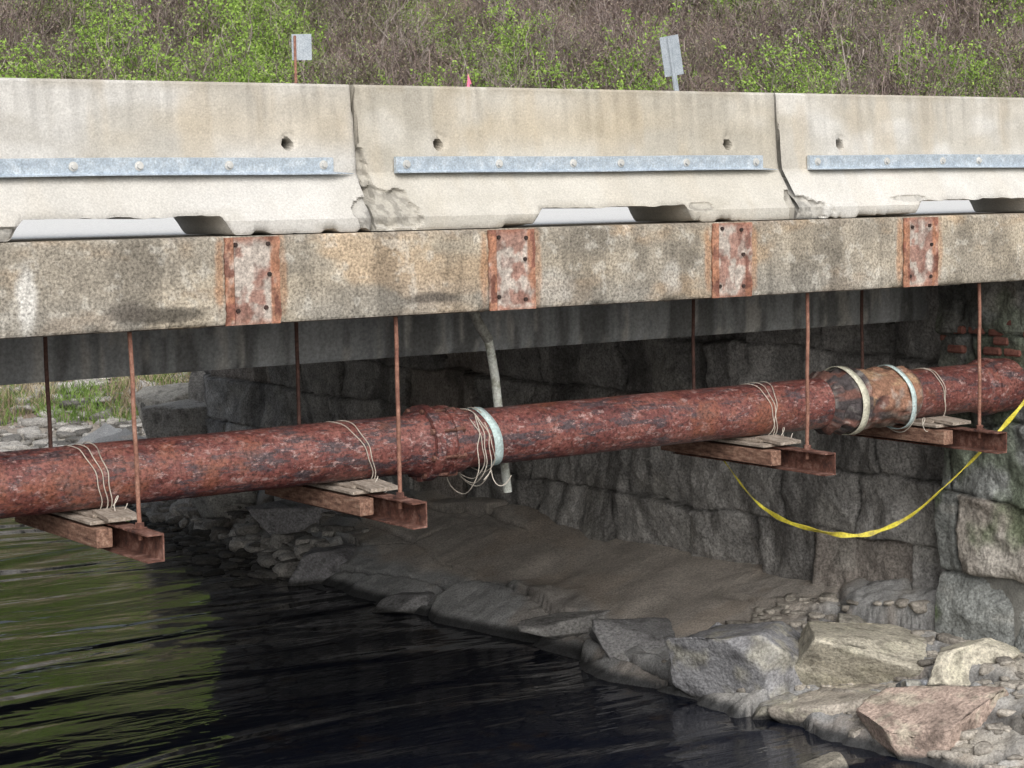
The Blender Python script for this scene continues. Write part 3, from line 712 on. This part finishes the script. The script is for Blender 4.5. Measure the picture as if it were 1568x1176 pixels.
# ---------------------------------------------------------------- vegetation
def ribbons(paths,w0,w1,wl=None):
    V=[];F=[]
    for pi,P in enumerate(paths):
        n=len(P);k=len(V);a=random.uniform(0,3.14);ca,sa=math.cos(a),math.sin(a);f=wl[pi] if wl else 1
        for i,p in enumerate(P):
            w_=(w0+(w1-w0)*i/(n-1))*f
            V.append((p[0]-ca*w_,p[1]-sa*w_,p[2]));V.append((p[0]+ca*w_,p[1]+sa*w_,p[2]))
        F+=[[k+2*i,k+2*i+1,k+2*i+3,k+2*i+2] for i in range(n-1)]
    return V,F
def grow(ns,h,nb1,nb2,wig=.34):
    out=[];wl=[];tips=[]
    def br_(p,d,l,lv):
        P=[p];q=np.array(p);dd=np.array(d)
        for i in range(3):
            dd=dd+np.random.normal(0,wig,3);dd[2]+=.06;dd/=np.linalg.norm(dd);q=q+dd*l/3;P.append(tuple(q))
        out.append(P);wl.append((1,.62,.40)[lv])
        if lv==2: tips.append(P[-1]);tips.append(P[2])
        if lv<2:
            for _ in range((nb1,nb2)[lv]):
                k=random.randint(1,3);e=dd+np.random.normal(0,.95,3);e[2]+=.2;e/=np.linalg.norm(e)
                br_(P[k],e,l*random.uniform(.35,.65),lv+1)
    for _ in range(ns):
        a=random.uniform(0,6.28);r0=random.uniform(0,.4);t=random.uniform(.1,.9)
        br_((r0*math.cos(a),r0*math.sin(a),0),(math.cos(a)*t,math.sin(a)*t,1),h*random.uniform(.6,1.15),0)
    return out,wl,tips
def leaves(tips,nper,spread,size):
    V=[];F=[]
    for t in tips:
        m=random.randint(int(nper*.2),int(nper*1.7))
        for _ in range(m):
            c=np.array(t)+np.random.normal(0,spread,3);d1=np.random.normal(size=3);d1/=np.linalg.norm(d1);d2=np.random.normal(size=3);d2-=d1*d2.dot(d1);d2/=np.linalg.norm(d2)
            s_=size*random.uniform(.6,1.3);k=len(V)
            V+=[tuple(c-d1*s_),tuple(c+d2*s_*.5),tuple(c+d1*s_),tuple(c-d2*s_*.5)];F.append([k,k+1,k+2,k+3])
    return V,F
np.random.seed(3)
def shrubmesh(name,ns,h,nb1,nb2,nper,spread,size,mt,ml):
    P,wl,t=grow(ns,h,nb1,nb2);V,F=ribbons(P,.016,.009,wl);nf=len(F)
    if nper:
        LV,LF=leaves(t,nper,spread,size);k=len(V);V+=LV;F+=[[i+k for i in f] for f in LF]
    me=bpy.data.meshes.new(name);me.from_pydata(V,[],F);me.materials.append(mt);me.materials.append(ml)
    mi=np.zeros(len(F),int);mi[nf:]=1;me.polygons.foreach_set('material_index',mi);me.update();return me
greens=[shrubmesh('leafy_shrub',11,1.3,4,4,7,.06,.034,M_twig,M_leaf) for _ in range(3)]
olive=[shrubmesh('budding_shrub',13,1.3,5,4,2.4,.06,.026,M_twig,M_leafd) for _ in range(3)]
brown=[shrubmesh('bare_shrub',13,1.3,5,5,1.5,.05,.022,m1,m2) for m1,m2 in ((M_twig,M_bud),(M_twigr,M_bud),(M_twigr,M_bud),(M_twig,M_leafd))]
th=empty('shrub_thicket')
u=36.5
cnt=0
while u<54:
    v=-.27*u-1.5
    while v<.27*u+1.5:
        uu=u+random.uniform(-.4,.4);vv=v+random.uniform(-.4,.4)
        x,y=uv2xy(uu,vv)
        nf=float(fbm(np.array([uu*.6]),np.array([vv*.6]),0,2,200)[0])
        rel=vv/uu
        g=nf-.06+(.11 if rel<-.10 else 0)
        for cx_,am in ((.055,.26),(.145,.28),(-.03,.10),(.21,.12)): g+=am*math.exp(-((rel-cx_)/.017)**2)*(1 if uu<44 else 0)
        if g>.57: me=random.choice(greens)
        elif g>.49: me=random.choice(olive)
        else: me=random.choice(brown)
        if random.random()<.25: me=random.choice(brown)
        z=float(terr(np.array([x]),np.array([y]))[0])
        if y>25.5:
            o=bpy.data.objects.new('shrub',me);link(o,th);o.location=(x,y,z-.05);o.rotation_euler=(random.uniform(-.15,.15),random.uniform(-.15,.15),random.uniform(0,6.28));s_=random.uniform(.6,1.15);o.scale=(s_,s_,s_*random.uniform(.8,1.15));cnt+=1
        v+=random.uniform(.6,.9)
    u+=.75
print('shrubs',cnt)
def grass(name,nb,ur,vr,hh,mat,thr,seed):
    P=[]
    for _ in range(nb):
        uu=random.uniform(*ur);vv=random.uniform(*vr)
        x,y=uv2xy(uu,vv)
        if y<24.9 and x<13: continue
        nf=float(vn(uu*1.3,vv*1.3,seed))
        if nf<thr: continue
        P.append((x,y,uu,nf))
    X=np.array([p[0] for p in P]);Y=np.array([p[1] for p in P]);Z=terr(X,Y)
    paths=[]
    for x,y,z in zip(X,Y,Z):
        h=hh*random.uniform(.5,1.2);a=random.uniform(0,6.28);l=random.uniform(.2,.9)*h
        paths.append([(x,y,z-.02),(x+math.cos(a)*l*.3,y+math.sin(a)*l*.3,z+h*.6),(x+math.cos(a)*l,y+math.sin(a)*l,z+h)])
    V,F=ribbons(paths,.009,.003);mkmesh(name,V,F,mat)
grass('dry_grass',20000,(31.8,37.5),(-12,-3),.36,M_dry,.5,3)
grass('green_grass',30000,(31.8,37.5),(-12,-3),.26,M_grn,.42,8)
for k in range(26):
    uu=random.uniform(32.8,36.5);vv=random.uniform(-10,-4);x,y=uv2xy(uu,vv);z=float(terr(np.array([x]),np.array([y]))[0])
    o=bpy.data.objects.new('shrub',random.choice(greens+olive+brown));link(o,th);o.location=(x,y,z);s_=random.uniform(.3,.6);o.scale=(s_,s_,s_);o.rotation_euler=(0,0,random.uniform(0,6))
